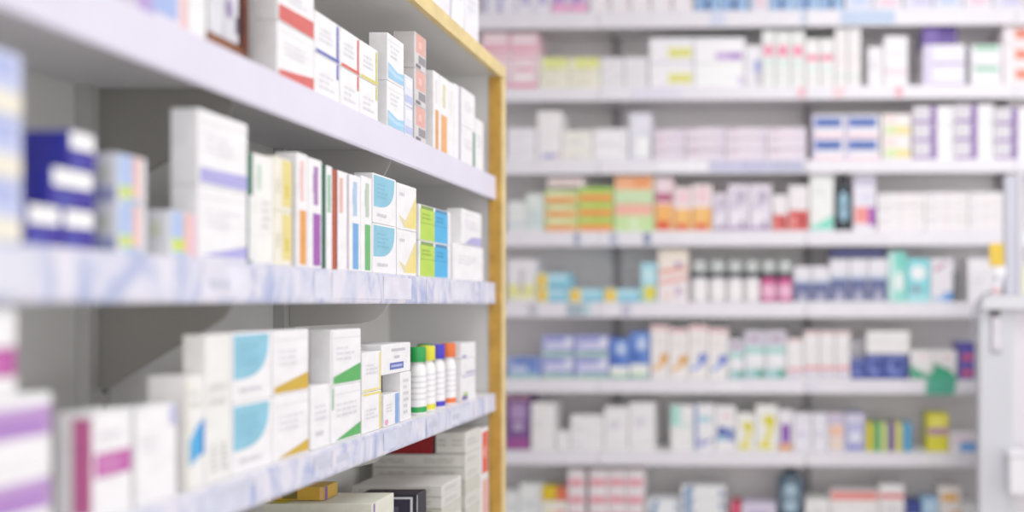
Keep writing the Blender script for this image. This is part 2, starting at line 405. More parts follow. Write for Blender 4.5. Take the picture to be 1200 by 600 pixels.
lv(3, 219, 240, [(.143, D('#efeeec', P([(.1, .18), (.3, .22), (.95, .3), (1, .62), (.55, .55), (.1, .42)], '#4aa6e2'), R(.78, 1, .28, .6, '#2b7fce'), V(.0, .08, '#e9e3b2'), T(.2, .8, .7, .9, 2, '#d8d7d6', 3)), 'white carton with bright blue mark and yellow edge')], .05)
lv(3, 240.8, 271, [(.193, D('#efeeeb', T(.2, .4, .05, .25, 5, '#b4b3b6', 3), T(.6, .85, .05, .25, 5, '#b4b3b6', 4), T(.15, .85, .5, .7, 2, '#dcdbd8', 5)), 'tall plain white carton beside blue-disc pair')], .03)
lv(3, 272, 319, [(.097, moon(5), 'white carton with blue disc, lower of two'), (.097, moon(6), 'white carton with blue disc, upper of two')], .036)
gw = D(W, ln, text(51), P([(0, .02), (1, .02), (1, .30), (0, .12)], '#d0a838')); gw2 = D(W, ln, text(52), P([(.08, .02), (1, .02), (1, .22)], '#d0a838'))
lv(3, 320, 362, [(.097, gw2, 'white carton with gold wedge, lower of two'), (.097, gw, 'white carton with gold wedge, upper of two')], .036)
lv(3, 364.5, 387, [(.102, D(W, text(53), T(.2, .8, .15, .3, 1, '#cfced6', 3)), 'small white carton between gold and green wedges')], .03)
gg = D(W, ln, text(55), P([(0, .02), (1, .02), (1, .36), (0, .14)], '#52aa58'), V(0, .04, '#e8e7ea')); gg2 = D(W, ln, text(56), P([(.1, .02), (1, .02), (1, .26)], '#52aa58'), R(0, .05, .6, 1, '#8cc796'))
lv(3, 388, 423, [(.095, gg2, 'white carton with green wedge, lower of two'), (.095, gg, 'white carton with green wedge, upper of two')], .036)
yl = D(W, V(.9, 1, '#efe08e'), R(0, 1, 0, .06, '#efe08e'), text(57)); yl2 = D(W, R(0, 1, .94, 1, '#ead86c'), V(.9, 1, '#ead86c'), text(58, t0=.3, t1=.6))
lv(3, 424.5, 447, [(.073, yl2, 'small white carton with yellow lines, lower of two'), (.073, yl, 'small white carton with yellow lines, upper of two')], .045)
lv(3, 450, 468.5, [(.061, D(W, R(.7, .97, 0, 1, '#7ea6e0'), C(.12, .12, .12, .1, '#e6a6c2'), text(61, .1, .6)), 'small white carton with blue stripe and pink spot')], .03)
lv(3, 447.5, 468.5, [(.098, D('#c9c9c8'), 'grey carton standing behind blue-striped one')], .05, sb=.05)
lv(3, 469.5, 482, [(.098, D(W, T(.2, .8, .1, .9, 6, '#d6d5d8', 6)), 'white carton beside coloured-cap bottles')], .037)
lv(3, 447.5, 481, [(.058, D(W, R(.25, .75, .12, .36, '#5868b8'), R(.3, .7, .2, .28, '#aab4e0'), R(.3, .8, .75, .85, '#c3c3cc'), R(.4, .6, .5, .6, '#c3c3cc')), 'white carton with blue label lying across others')], .08, z0=-.232 + .0985)
lv(3, 541, 557.5, [(.066, D(W, R(0, .4, .03, .2, '#6f5aa0'), R(.1, .4, .2, .32, '#a8cf62'), R(0, 1, .9, .96, '#b5afd6')), 'white carton with purple-lime mark beside end panel'),
                   (.037, D(W, R(.3, 1, .0, .1, '#8f88c0')), 'white carton with violet underline, middle of stack'),
                   (.037, D(W, R(0, .3, .0, .2, '#9f9ac6')), 'white carton, top of stack beside end panel')], .05)
# spray bottles with coloured caps
def bottle_meshes(r, h):
    body = MB(); body.lathe([(r * .92, 0), (r, .003), (r, h * .62), (r * .97, h * .66), (r * .8, h * .72), (r * .62, h * .75), (r * .62, h * .775)])
    band = MB(); band.lathe([(r * 1.012, .004), (r * 1.012, .016)])
    lab = MB(); lab.lathe([(r * 1.01, .02), (r * 1.01, h * .58)])
    for k in range(5): lab.lathe([(r * 1.016, .03 + k * .012), (r * 1.016, .034 + k * .012)], mi=1)
    cap = MB(); cap.lathe([(r * .9, h * .776), (r * .93, h * .785), (r * .93, h * .975), (r * .86, h), (r * .3, h)])
    for m_ in (body, band, lab, cap): pass
    return body, band, lab, cap
BB = [m_.mesh('spray_bottle_' + n, [mat('#f4f3f4', .3, .02, name='white_plastic'), mat('#dcdbe0', .4)], True) for m_, n in zip(bottle_meshes(.0175, .142), ('body', 'band', 'label', 'cap'))]
def spray(px, sb, capc, lab):
    t = empty('spray_bottle', lab + ' ' + RN[3], 'bottle', (XF - sb - .0175, F * (-XF + sb + .0175) / (PX - px), H - .232 + .0006), group='spray bottles with coloured caps')
    link('body', BB[0], t)
    for n, me in (('base_band', BB[1]), ('cap', BB[3])):
        c = me.copy(); c.materials.clear(); c.materials.append(mat(capc, .35, .05, name='coloured_plastic')); link(n, c, t)
    link('label', BB[2], t)
spray(489.5, .012, '#1f9a44', 'white bottle with green cap'); spray(500.5, .012, '#e4d92c', 'white bottle with yellow cap')
spray(512, .012, '#3a2fc0', 'white bottle with blue cap'); spray(525, .012, '#ec6a2c', 'white bottle with orange cap')
spray(498, .055, '#1f9a44', 'white bottle with green cap, behind yellow-capped one')

# bottom shelf: stacked flat cartons seen over their ends
FL = D('#d9d7d0', T(.1, .9, .3, .7, 2, '#b9b7b2', 3), T(.05, .5, .3, .75, 2, '#b5b3ac', 4, 'L'), T(.55, .95, .3, .75, 2, '#bdbbb4', 5, 'L'), R(0, 1, .0, .06, '#bab7b0', 'L'))  # white cartons greyed, the low shelf's shade put into the colour
FLO = D('#cbcabc', T(.05, .5, .3, .75, 2, '#aeac9c', 4, 'L'), R(.6, .9, .15, .85, '#a5a596', 'L'), R(0, 1, .0, .06, '#a9a797', 'L'))  # olive-grey variant, shade likewise painted in
lv(4, 563.5, 572.5, [(.12, D('#efe9e8', R(.2, .9, .1, .95, '#e3a8a2')), 'pale pink carton beside end panel, lower'), (.124, D(W, R(.1, .95, .05, .95, '#e0604f'), C(.5, .5, .2, .15, '#f0a494')), 'red carton beside end panel, upper')], .05)
st = [(.034, FL), (.034, FLO), (.034, FL), (.033, FLO), (.033, FL), (.032, FL)]
names = ('lowest', 'fifth down', 'fourth down', 'third down', 'second down', 'top')
lv(4, 546, 562.5, [(h, d, f'flat white carton, {n} of stack beside pink carton') for (h, d), n in zip(st, names)], .225)
lv(4, 546, 562.5, [(.052, FL, 'white carton topping flat stack beside dark red one')], .073, z0=-.56 + .2005)
lv(4, 507, 518, [(.05, D('#6d1018', R(0, 1, 0, 1, '#8b1218', 'L')), 'dark red carton lying at back of flat stack')], .117, sb=.09, z0=-.56 + .2005)
st3 = [(.027, FL), (.026, FLO), (.026, FL), (.026, FLO), (.026, FL), (.026, FL)]
lv(4, 518, 541, [(h, d, f'flat white carton, {n} of nearer stack') for (h, d), n in zip(st3, names)], .20)
blk = D('#23232c', R(.05, .95, .05, .95, '#d9d9e0', 'L'), R(.09, .91, .1, .9, '#2c2a3c', 'L'), R(.2, .7, .3, .7, '#4e4a63', 'L'), R(0, .04, 0, 1, '#e8e8ee'))
lv(4, 488, 500, [(.085, FLO, 'flat white carton tinted for shade under black-and-white one'), (.083, blk, 'black carton with white frame')], .12, sb=.012)
olv = D('#dcdccb', R(.02, .1, 0, 1, '#8e68a8'), T(.1, .9, .2, .8, 3, '#b7b79c', 4, 'L'), R(0, 1, 0, .08, '#a9aa90', 'L'), R(.0, 1, .8, 1, '#d8d24e', 'T'))
lv(4, 436, 462, [(.0655, olv, 'olive-white carton, bottom of yellow-topped stack'), (.0655, olv, 'olive-white carton, middle of yellow-topped stack'), (.0655, olv, 'olive-white carton with yellow top, uppermost')], .2)
gold = D('#cda23a', V(.0, .2, '#7a4f94'), R(.0, 1, .0, 1, '#c79a30', 'L'), R(.2, .5, .1, .9, '#6a5a1c', 'L'), R(.93, 1, 0, 1, '#e6b56e', 'L'))
lv(4, 380, 396, [(.026, gold, 'gold carton lying on yellow-topped stack')], .10, sb=.1076, z0=-.56 + .1971)
lv(4, 385, 415, [(.088, olv, 'olive-white carton, lower of nearer pair'), (.088, olv, 'olive-white carton, upper of nearer pair')], .2)

# ================================================================== shelving along the back wall
AB = math.atan(.0254)
EX = Vector((math.cos(AB), -math.sin(AB), 0)); EY = Vector((math.sin(AB), math.cos(AB), 0))
OB = Vector((0, 3.2, 0))
def bu(x, d=0.0):
    """u along the shelving and view depth, for a column of the frame, d behind the rails"""
    k = (x - PX) / F
    o = OB + EY * d
    # point (k*Y, Y) on line o + u*EX
    u = (k * o.y - o.x) / (EX.x - k * EX.y)
    return u, o.y + u * EX.y
def bw(u, d, z): 
    p = OB + EX * u + EY * d
    return (p.x, p.y, z)
ROWY = {1: 12, 2: 101, 3: 187, 4: 270.5, 5: 354, 6: 445, 7: 530, 8: 614, 9: 700}
ROWB = {1: 31, 2: 116.5, 3: 203, 4: 288, 5: 372, 6: 461, 7: 546, 8: 631, 9: 717}
BZ = {r: H + (PY - y) * 3.2 / F for r, y in ROWY.items()}
BZB = {r: H + (PY - y) * 3.2 / F for r, y in ROWB.items()}
ZTOP = BZ[1] + .42
TICK = {1: [(832, 850, '#d5d9f2'), (985, 1049, '#b7cbe8'), (938, 948, '#c3d0ea')], 2: [(934, 944, '#f0bfcb'), (976, 990, '#f2d0d6'), (1049, 1058, '#e9a9b6'), (742, 800, '#e4e0f2')],
        3: [(772, 829, '#f6f5fb'), (831, 866, '#c3c2e0'), (867, 902, '#bcbbdc'), (903, 942, '#b4b6d2')], 4: [(673, 680, '#9aa3c0'), (714, 724, '#b8bcd6'), (754, 763, '#7f8fae')],
        5: [(664, 684, '#9fb3bf'), (685, 693, '#b6d6de'), (619, 630, '#c3c2cc'), (728, 740, '#c6c4da')], 6: [(840, 868, '#f2f1f6'), (940, 958, '#e6e2f2')], 7: [(1080, 1120, '#f3f1f4')]}
BAYS = [(459, 702), (702, 945), (945, 1190), (1190, 1433)]
BAYL = ['grey-white wall shelving bay beside the gold post', 'grey-white wall shelving bay with yellow-patched cartons on second shelf', 'grey-white wall shelving bay ending behind the grey display stand',
        'grey-white wall shelving bay beyond the grey display stand']
BD = .30
for (xa, xb), lab in zip(BAYS, BAYL):
    ua, ub = bu(xa)[0], bu(xb)[0]
    w = ub - ua - .002
    t = empty('shelving_bay', lab, 'shelving', bw(ua, 0, 0), -AB, group='shelving bays along the back wall')
    mb = MB(); mb.quadbox((0, BD, 0), (w, BD + .02, ZTOP)); mb.build('back_panel', BPANEL, t)
    mb = MB(); mb.quadbox((0, BD - .028, 0), (.028, BD - .0005, ZTOP), 0)
    for k in range(60): mb.quadbox((.011, BD - .0286, .3 + k * .04), (.017, BD - .0282, .3 + k * .04 + .022), 1)
    mb.build('upright', [BUPR, SLOT], t)
    mb = MB(); mb.quadbox((0, .02, 0), (w, BD - .03, .09)); mb.build('plinth', UPR, t)
    for r in ROWY:
        mb = MB(); mb.quadbox((0, .004, BZ[r] - .022), (w, BD - .029, BZ[r]))
        sh = mb.build('shelf', STEEL, t)
        mb = MB(); mb.prism([(.004, BZB[r]), (.0, BZB[r]), (-.002, BZB[r] + .004), (-.001, BZ[r] - .001), (.004, BZ[r])], 0, .001, w - .001)
        mb.build('price_rail', BRAIL, sh)
        mb = MB(); zz = BZ[r] - .0225
        mb.prism([(BD - .03, zz), (.17, zz), (.17, zz - .02), (BD - .03, zz - .10)], 0, .012, .016)
        mb.build('shelf_bracket', BUPR, sh)
        for (a, b, c) in TICK.get(r, []):
            if xa <= (a + b) / 2 < xb:
                u0, u1 = bu(max(a, xa + 1))[0] - ua, bu(min(b, xb - 1))[0] - ua
                mb = MB(); mb.quadbox((u0, -.0032, BZB[r] + .007), (u1, -.0024, BZ[r] - .006)); mb.build('price_ticket', mat(c, .4, name='ticket_paper'), sh)

SN = {1: 'top back shelf', 2: 'second back shelf', 3: 'third back shelf', 4: 'fourth back shelf', 5: 'fifth back shelf', 6: 'sixth back shelf', 7: 'seventh back shelf', 8: 'lowest back shelf'}
ORD = ['first', 'second', 'third', 'fourth', 'fifth', 'sixth', 'seventh', 'eighth']
STK = {1: [''], 2: ['lower', 'upper'], 3: ['bottom', 'middle', 'top'], 4: ['bottom', 'third', 'second', 'top']}
def bk(row, cols, ds, look, rows=1, depth=.12, sb=.02, z0=None, dst=None, yb=None):
    """cols: [(x0, x1, ytop), ...] of the frame; each column stands on its shelf as a stack of `rows` equal cartons"""
    n = len(cols)
    for i, (x0, x1, yt) in enumerate(cols):
        u0, Y0 = bu(x0, sb); u1, Y1 = bu(x1, sb)
        Y = (Y0 + Y1) / 2
        zb = BZ[row] + .0006 if yb is None else H + (PY - yb) * Y / F
        h = (H + (PY - yt) * Y / F - zb) / rows
        for k in range(rows):
            d = ds[(i if dst == 'col' else k) % len(ds)] if isinstance(ds, list) else ds
            if n > 1 and rows > 1: pos = f', {STK[rows][k]} in {ORD[i]} stack from gold post'
            elif n > 1: pos = f', {ORD[i]} from gold post'
            elif rows > 1: pos = f', {STK[rows][k]} of {["", "", "two", "three", "four"][rows]}'
            else: pos = ''
            lab = f'{look} on {SN[row]}{pos}'
            if len(lab.split()) > 16: lab = lab.replace(' from gold post', '')
            j = random.uniform(-.004, .004)
            rz = -AB + math.radians(random.uniform(-.8, .8))
            carton(bw((u0 + u1) / 2, sb + .004 + j, zb + k * h), rz, (u1 - u0) - .003, depth, h - .0008, d, lab,
                   group=(f'{look}s on {SN[row]}' if n * rows > 1 else None))
t_ = lambda seed, c='#c9c7cf', t0=.4, t1=.7: T(.15, .85, t0, t1, 2, c, seed)
WL = '#f1eef6'; WP = '#f6eef2'
# ---- top back shelf
bk(1, [(566, 583, -40), (583.5, 604, -44)], D('#efedf8', V(.0, .25, '#b9b4e2'), t_(1)), 'white carton with lilac stripe')
bk(1, [(604.5, 624, -42), (624.5, 645, -42)], D('#f1eff9', R(.3, .8, .18, .5, '#b9aee0'), R(.1, .9, .6, .9, '#d9d3ee')), 'white carton with violet mark')
bk(1, [(646, 667, -42), (667.5, 689, -42)], D('#eee6f4', B(0, .20, '#f3a9d4'), R(.1, .5, .2, .5, '#9f7cc8'), R(.55, .9, .22, .45, '#b79ad6'), R(.1, .9, .6, .9, '#cdbbe2')), 'purple carton with pink foot')
bk(1, [(691, 714, -40), (715, 738, -40), (739, 762, -44), (763, 787, -44), (788, 812, -44)], D('#f4f1f6', R(.8, 1, .1, .9, '#f0dfe4'), t_(4, '#e2dde8')), 'white carton with faint pink edge')
blu = D('#a9cdf2', R(.1, .35, .05, .5, '#7a9fd4'), R(.4, .65, .03, .35, '#3d5c92'), R(.7, .95, .1, .6, '#8fb6e6'), R(.4, .6, .5, .9, '#5f86c0'))
bk(1, [(814, 844, -36), (845, 876, -36)], blu, 'sky blue carton with navy marks')
bk(1, [(879, 901, -36)], D('#e6e0f0', R(.35, .75, .1, .8, '#efcad6'), V(0, .15, '#a9c3ea')), 'pale pink and blue carton')
bk(1, [(902, 930, -36), (931, 959, -38), (960, 988, -38)], blu, 'sky blue carton with dark flecks')
bk(1, [(990, 1023, -40), (1024, 1058, -40), (1059, 1093, -40), (1094, 1128, -40), (1129, 1163, -40), (1164, 1199, -40)], [D('#e3e6f8', R(.2, .8, .1, .4, '#c3d3f4'), t_(3)), D('#f0eaf4', R(.2, .8, .1, .3, '#f0cfe0'), t_(4)), D('#e6e4f6', R(.3, .9, .1, .5, '#d3cdf0'))], 'pale blue, pink or lilac carton', dst='col')
# ---- second
pk = D('#f6dfe6', R(.05, .95, .62, .8, '#ee9cb4'), R(.3, .7, .3, .55, '#f7eef2'), R(.2, .9, .02, .16, '#e4819f'))
bk(2, [(564, 596.5, 38), (597, 630, 38)], [D('#f3dbe3', B(0, .3, '#e98ba6'), R(.2, .8, .4, .8, '#f9eef2')), pk, D('#f5c9d5', R(.1, .9, .5, .9, '#f7e3e9'), B(0, .2, '#ea94ae'))], 'pink and white carton', 3)
bk(2, [(631, 666, 67), (666.5, 703, 67)], [D('#f2efdd', T(.1, .9, .3, .7, 2, '#cfcbb2', 4), B(0, .12, '#efe9b0')), D('#efecd4', R(.15, 1, .35, 1, '#e6ea8e'), T(.2, .8, .1, .4, 1, '#cfcca0', 5))], 'pale yellow carton', 2)
bk(2, [(703.5, 731, 67), (731.5, 759, 67)], D('#edebef', t_(2, '#d9d6df')), 'low white carton', 2)
bk(2, [(760.5, 813, 44)], D('#f5f4f8', R(.42, .98, .2, .62, '#e6e27e'), B(0, .06, '#e3dcf0')), 'white carton with yellow patch', 2)
bk(2, [(813.5, 873, 44)], [D('#fbfbfd', R(.88, 1, .1, .5, '#dcd3ee')), D('#f9f8fc', R(.42, .97, .12, .42, '#c6a4dd'), R(.7, .97, .12, .36, '#a274c6'))], 'bright white carton with purple patch', 2)
bk(2, [(873.5, 892.5, 53)], D('#efedf4', R(.55, .95, .35, .65, '#8a94d6'), R(.6, .95, .05, .35, '#c3c0cc')), 'white carton with blue square')
rs = D('#eff0ee', R(.15, .85, .56, .76, '#f280a6'), R(.2, .8, .35, .5, '#d6ebe4'), t_(6, '#e0dfe0', .1, .3))
bk(2, [(893, 908, 36), (908.5, 926, 36), (926.5, 943.5, 36)], rs, 'white carton with rose pink mark')
bk(2, [(944, 960.5, 45), (961, 978, 45)], D('#f1f0ef', R(.05, .95, .55, .68, '#ee7f9f'), R(.2, .8, .3, .45, '#d8ece6'), t_(6, '#e0dfe0', .05, .25)), 'shorter white carton with rose stripe')
bk(2, [(978.5, 993, 32), (993.5, 1009, 32)], D('#f0edee', R(.1, .9, .15, .2, '#c9dfd0'), R(.3, .7, .3, .6, '#f2e2e4')), 'tall plain white carton with green underline')
bk(2, [(1017, 1035.5, 54)], D('#f0eef2', t_(4)), 'narrow white carton beside taller one')
bk(2, [(1036, 1064, 42)], D('#f4f2f5', B(.22, .36, '#f2d9e2'), R(.2, .8, .62, .7, '#e2dfe6')), 'white carton with pale pink stripe')
vl = D('#efedf7', R(.0, 1, .0, .14, '#b7a4d6'), R(.0, .2, 0, 1, '#d9d0ee'))
bk(2, [(1082, 1131.5, 52)], vl, 'white carton with violet line', 2)
bk(2, [(1081, 1122, 29.5)], D('#5a4090', R(.0, .45, .0, 1, '#6d54a4'), R(.5, .95, .4, 1, '#4a3080')), 'dark purple carton lying atop violet-lined pair', yb=51.6)
bk(2, [(1138, 1175, 52)], D('#f0eef4', R(.1, .9, .72, .98, '#97d3b4'), R(.1, .9, .3, .5, '#fafafc')), 'white carton with green top stripe', 2)
bk(2, [(1176, 1213, 29)], D('#f5ecf0', R(.35, .95, .3, .85, '#f0a08c'), R(.45, .8, .4, .7, '#e8735c')), 'white carton with coral spot', 3)
# ---- third
bk(3, [(594, 628, 150)], D('#f1eff5', t_(3, '#dedbe6')), 'low white carton', 2)
bk(3, [(629, 657.5, 130)], [D('#f4f1f4', R(.2, .8, .1, .3, '#a9a3d4'), R(.8, 1, .1, .3, '#f0d3da')), D('#f5f2f3')], 'white carton with violet square', 2)
bk(3, [(658, 694, 152)], D('#f1efea', T(.2, .8, .15, .4, 2, '#d3d0cc', 3), R(.0, 1, .5, .7, '#f5f2e4')), 'ivory carton with grey print', 2)
bk(3, [(694.5, 736, 150)], D('#efedf2', R(.1, .85, .3, .7, '#faf9fd')), 'white carton with blank label', 2)
bk(3, [(737, 763, 132)], D('#e3e1ee', R(.3, .9, .08, .5, '#fdfdff'), R(.1, .9, .6, .95, '#e9e7f3')), 'tall pale lilac carton with white oval')
pl = D('#e9dde9', B(.0, .12, '#cfb9cc'), R(.15, .5, .3, .7, '#efe0ea'), R(.75, .98, .2, .75, '#dfd6e8'), R(.05, .3, .75, .98, '#c8b3c6'))
bk(3, [(765, 803, 151), (803.5, 850, 149), (850.5, 898, 149), (898.5, 945, 149)], pl, 'pinkish lilac flat carton', 3, .16)
nv = D('#f3f0f6', R(.06, .94, .42, .92, '#5a74b8'), R(.2, .8, .52, .7, '#3f5aa4'), B(.0, .12, '#f0b9c8'), V(0, .06, '#c9c0ec'))
bk(3, [(952, 990, 134), (990.5, 1031.5, 134)], nv, 'white carton with navy panel and pink base', 2)
bk(3, [(1034, 1068, 133)], D('#f4eeec', R(.1, .9, .1, .5, '#d3e6a4'), R(.5, 1, .1, .4, '#f6dc8e'), R(.1, .5, .6, .95, '#f6dcd8')), 'white carton with lime and yellow splash', 2)
ppl = D('#e2dfe6', R(.0, .6, .0, .2, '#8a66ac'), R(.42, .6, 0, 1, '#7d58a2'), R(.62, 1, 0, 1, '#f5f4f6'), T(.05, .4, .4, .8, 2, '#c6c2cc', 5))
bk(3, [(1070, 1117.5, 124), (1118, 1165, 122), (1165.5, 1212, 126)], ppl, 'grey-white carton with purple L-shape', 3)
# ---- fourth
bk(4, [(594, 615.5, 236)], D('#eef0f0', R(.1, .9, .15, .35, '#cfdde4'), R(.2, .8, .6, .7, '#d3e2d9')), 'pale white carton with grey-blue stripe')
bk(4, [(616, 636.5, 227)], D('#e6eeeb', R(.1, .9, .1, .6, '#cfdedd'), R(.2, .8, .65, .85, '#dfeae2')), 'pale mint carton')
ol = D('#d2e6a0', B(.0, .55, '#f5b878'), R(.1, .9, .1, .42, '#f29a5c'), R(.15, .6, .65, .9, '#e6efbf'))
ol2 = D('#aed66a', B(.0, .55, '#f6b366'), R(.05, .95, .1, .42, '#f08c3e'), R(.4, .8, .65, .9, '#9ed04a'))
bk(4, [(638, 676, 222.5)], ol, 'lime and orange carton', 3)
bk(4, [(676.5, 718.5, 219)], ol2, 'bright green and orange carton', 3)
bk(4, [(641, 684, 207)], D('#f4e6e4', R(.1, .9, .3, .6, '#f0cfcc')), 'pinkish white carton lying on lime-and-orange stack', yb=218.6, depth=.08)
bk(4, [(719.5, 766, 205)], [D('#c9e8a4', B(.58, 1, '#f8b2a0'), R(.4, .6, .05, .5, '#dff0c6')), D('#cde6b6', B(.48, 1, '#fab084'), R(.5, .9, .55, .9, '#f59a62'))], 'green and peach carton', 2)
orx = D('#f8e8e8', R(.0, 1, .0, .52, '#f8b45a'), R(.4, .55, .0, .5, '#fbd08e'), R(.1, .8, .02, .16, '#e0503c'), R(.15, .85, .62, .95, '#f3ccd4'))
bk(4, [(767, 789, 207)], D('#eecdd8', R(.0, 1, .0, .5, '#f8b060'), R(.1, .8, .02, .18, '#dc4634'), B(.55, .72, '#b55a78'), R(.2, .9, .72, 1, '#f3dce4')), 'orange carton with maroon band')
bk(4, [(789.5, 810.5, 219), (811, 834, 216)], orx, 'orange carton with pink top')
ls = D('#e4dcea', B(0, .08, '#a889b6'), C(.6, .75, .3, .15, '#b9abc4'), C(.4, .3, .25, .15, '#f0eaf4'), R(.6, .8, .05, .2, '#7d6a92'), R(.1, .6, .5, .62, '#cbbcd6'))
bk(4, [(835, 852.5, 226), (853, 878, 216), (878.5, 904, 216)], ls, 'speckled lilac carton with purple base')
rdw = D('#eee8ec', B(0, .46, '#d8524c'), C(.6, .22, .3, .18, '#b83c3c'), C(.25, .2, .2, .12, '#e88078'))
bk(4, [(905, 923.5, 228), (924, 948, 217)], rdw, 'white carton with red lower half')
bk(4, [(949, 977, 203.5)], D('#f0f1ef', P([(0, 0), (1, 0), (1, .28), (.35, .12), (0, .06)], '#7fdcc6'), T(.2, .8, .6, .8, 2, '#dadbd8', 3)), 'tall white carton with turquoise corner')
bk(4, [(1000, 1026.5, 203.5)], D('#ece8f3', R(.05, .68, .12, .42, '#f08c86'), R(.68, 1, .08, .42, '#a03cb0'), B(.8, .95, '#c6c0da'), R(.3, .9, .5, .7, '#dcd8ee')), 'lilac carton with coral and purple patches')
bk(4, [(1028, 1084, 226), (1084.5, 1135, 225), (1135.5, 1176, 225)], D('#f1eef0', R(.45, .55, .3, .9, '#eadde2'), R(0, 1, 0, .05, '#dcd8dc'), R(.05, .25, .5, .8, '#dedae0'), R(.7, .9, .3, .5, '#e4dcda')), 'wide flat white carton', 3, .2)
# dark bottle on the fourth shelf
def flat_bottle(row, x0, x1, yt, bodyc, panelc, capc, name, label, capfrac=.14, ybot=None, sb=.025):
    u0, Y = bu(x0, sb); u1, _ = bu(x1, sb)
    w = u1 - u0; h = H + (PY - yt) * Y / F - BZ[row]
    t = empty(name, label, 'bottle', bw((u0 + u1) / 2, sb + w * .35, BZ[row] + .0006), -AB)
    hb = h * (1 - capfrac)
    mb = MB(); r = w / 2
    mb.lathe([(r * .9, 0), (r, .006), (r, hb * .86), (r * .9, hb * .94), (r * .55, hb)], sy=.62)
    mb.build('body', mat(bodyc, .25, .08, name='bottle_plastic'), t, True)
    mb = MB(); n = 24; pts = []
    for i in range(n):
        a = 2 * math.pi * i / n; pts.append((r * .62 * math.cos(a), hb * .5 + hb * .3 * math.sin(a)))
    v0 = len(mb.v)
    for (px, pz) in pts: mb.v.append((px, -.62 * math.sqrt(max(0, r * r - px * px)) - .0008, pz))
    mb.v.append((0, -.62 * r - .0012, hb * .5))
    for i in range(n): mb.f.append((v0 + i, v0 + (i + 1) % n, v0 + n)); mb.m.append(0)
    mb.open = True
    mb.build('label', mat(panelc, .3, .15, 60, name='bottle_label'), t)
    mb = MB(); mb.lathe([(r * .5, hb + .0002), (r * .52, hb + .002), (r * .52, h - .003), (r * .45, h)], sy=.8); mb.build('cap', mat(capc, .3, .05, name='cap_plastic'), t, True)
flat_bottle(4, 978.5, 998.5, 204, '#1f2a30', '#8fb6cc', '#2e2e30', 'dark_bottle', 'black bottle with pale blue oval label on fourth back shelf')
# ---- fifth
bk(5, [(594, 627, 304)], D('#f2eef3', R(.0, 1, .1, .42, '#ecea96'), R(.42, .6, .2, .8, '#c6c0c6'), B(0, .1, '#f3f1e0')), 'white carton with yellow lower part')
cy = D('#8fd0e6', R(0, .36, 0, 1, '#f0e08c'), C(.17, .45, .15, .42, '#f2c84a'), R(.4, .95, .5, .9, '#b4e0f0'), R(.4, 1, 0, .2, '#6cbcd8'))
bk(5, [(627.5, 666, 320)], cy, 'sky blue carton with yellow end', 2)
bk(5, [(666.5, 706, 338), (706.5, 750, 338)], cy, 'low sky blue carton with yellow end')
bk(5, [(750.5, 769.5, 308)], D('#a4dcec', R(.0, 1, 0, .42, '#b6dcb0'), C(.6, .22, .35, .2, '#e8d436'), R(.15, .8, .55, .85, '#c6ecf4')), 'sky blue carton with yellow disc')
bk(5, [(770.5, 806, 291)], [D('#f4ecee', P([(0, .8), (.3, .85), (1, 1), (1, .85), (.4, .7), (0, .65)], '#f0a090'), R(.6, .8, .2, .6, '#c4aac8'), C(.3, .25, .2, .2, '#f4dcd8')), D('#f3e6dc', P([(0, 0), (1, .2), (1, .3), (.5, .25), (0, .12)], '#ee8f7c'), R(.6, .78, .25, .5, '#9a78b0'), R(.1, .9, .7, .95, '#f6ead6'))], 'cream carton with coral swoosh', 2)
def jar(row, x0, x1, yt, bodyc, label, group):
    u0, Y = bu(x0, .025); u1, _ = bu(x1, .025); r = (u1 - u0) / 2 * .96
    h = H + (PY - yt) * Y / F - BZ[row]
    t = empty('lotion_bottle', label, 'bottle', bw((u0 + u1) / 2, .025 + r, BZ[row] + .0006), -AB, group)
    mb = MB(); mb.lathe([(r * .93, 0), (r, .004), (r, h * .50), (r * .93, h * .57), (r * .7, h * .60)]); mb.build('body', mat(bodyc, .3, .08, name='lotion_plastic'), t, True)
    mb = MB(); mb.lathe([(r * .9, h * .602), (r * 1.03, h * .61), (r * 1.03, h * .72), (r * .9, h * .725)]); mb.build('collar', mat('#353a44', .35, .05, name='dark_collar'), t, True)
    mb = MB(); mb.lathe([(r * .85, h * .726), (r * .88, h * .74), (r * .88, h * .95), (r * .75, h), (r * .2, h)]); mb.build('cap', mat('#c3cac8', .3, .03, name='clear_cap'), t, True)
    mb = MB(); mb.lathe([(r * 1.01, h * .1), (r * 1.01, h * .42)]); mb.build('label', mat('#f6f2f2' if bodyc == '#efedf0' else '#f0b4d2', .4), t, True)
for i, (a, b) in enumerate(((808, 828.5), (829, 849.5), (850, 870), (870.5, 890))):
    jar(5, a, b, 306, '#efedf0', f'white lotion bottle with dark collar on fifth back shelf, {ORD[i]} from gold post', 'lotion bottles on the fifth back shelf')
for i, (a, b) in enumerate(((890.5, 909), (909.5, 929))):
    jar(5, a, b, 306, '#d0508e', f'pink lotion bottle with dark collar on fifth back shelf, {ORD[i]} from gold post', 'lotion bottles on the fifth back shelf')
nw = D('#e9e6ee', B(0, .54, '#56608f'), P([(.22, .02), (.78, .02), (.66, .16), (.5, .34), (.34, .16)], '#b3b2c8'), B(.54, .64, '#b9c8e2'))
bk(5, [(930, 951, 312), (951.5, 972, 312)], nw, 'shorter white and slate blue carton')
bk(5, [(972.5, 995, 303.5), (995.5, 1017.5, 303.5), (1018, 1040.5, 303.5)], nw, 'white and slate blue carton')
bk(5, [(971, 1040, 289.5)], D('#34365e', R(.1, .9, .2, .8, '#3c3f74')), 'dark navy carton lying atop slate blue cartons', yb=303)
bk(5, [(1041, 1062, 295)], D('#8fdcd0', C(.6, .4, .25, .2, '#f0f6f6'), R(.0, .3, 0, 1, '#c6ece4'), R(.4, 1, .7, 1, '#6fcfc0')), 'mint carton with white blot')
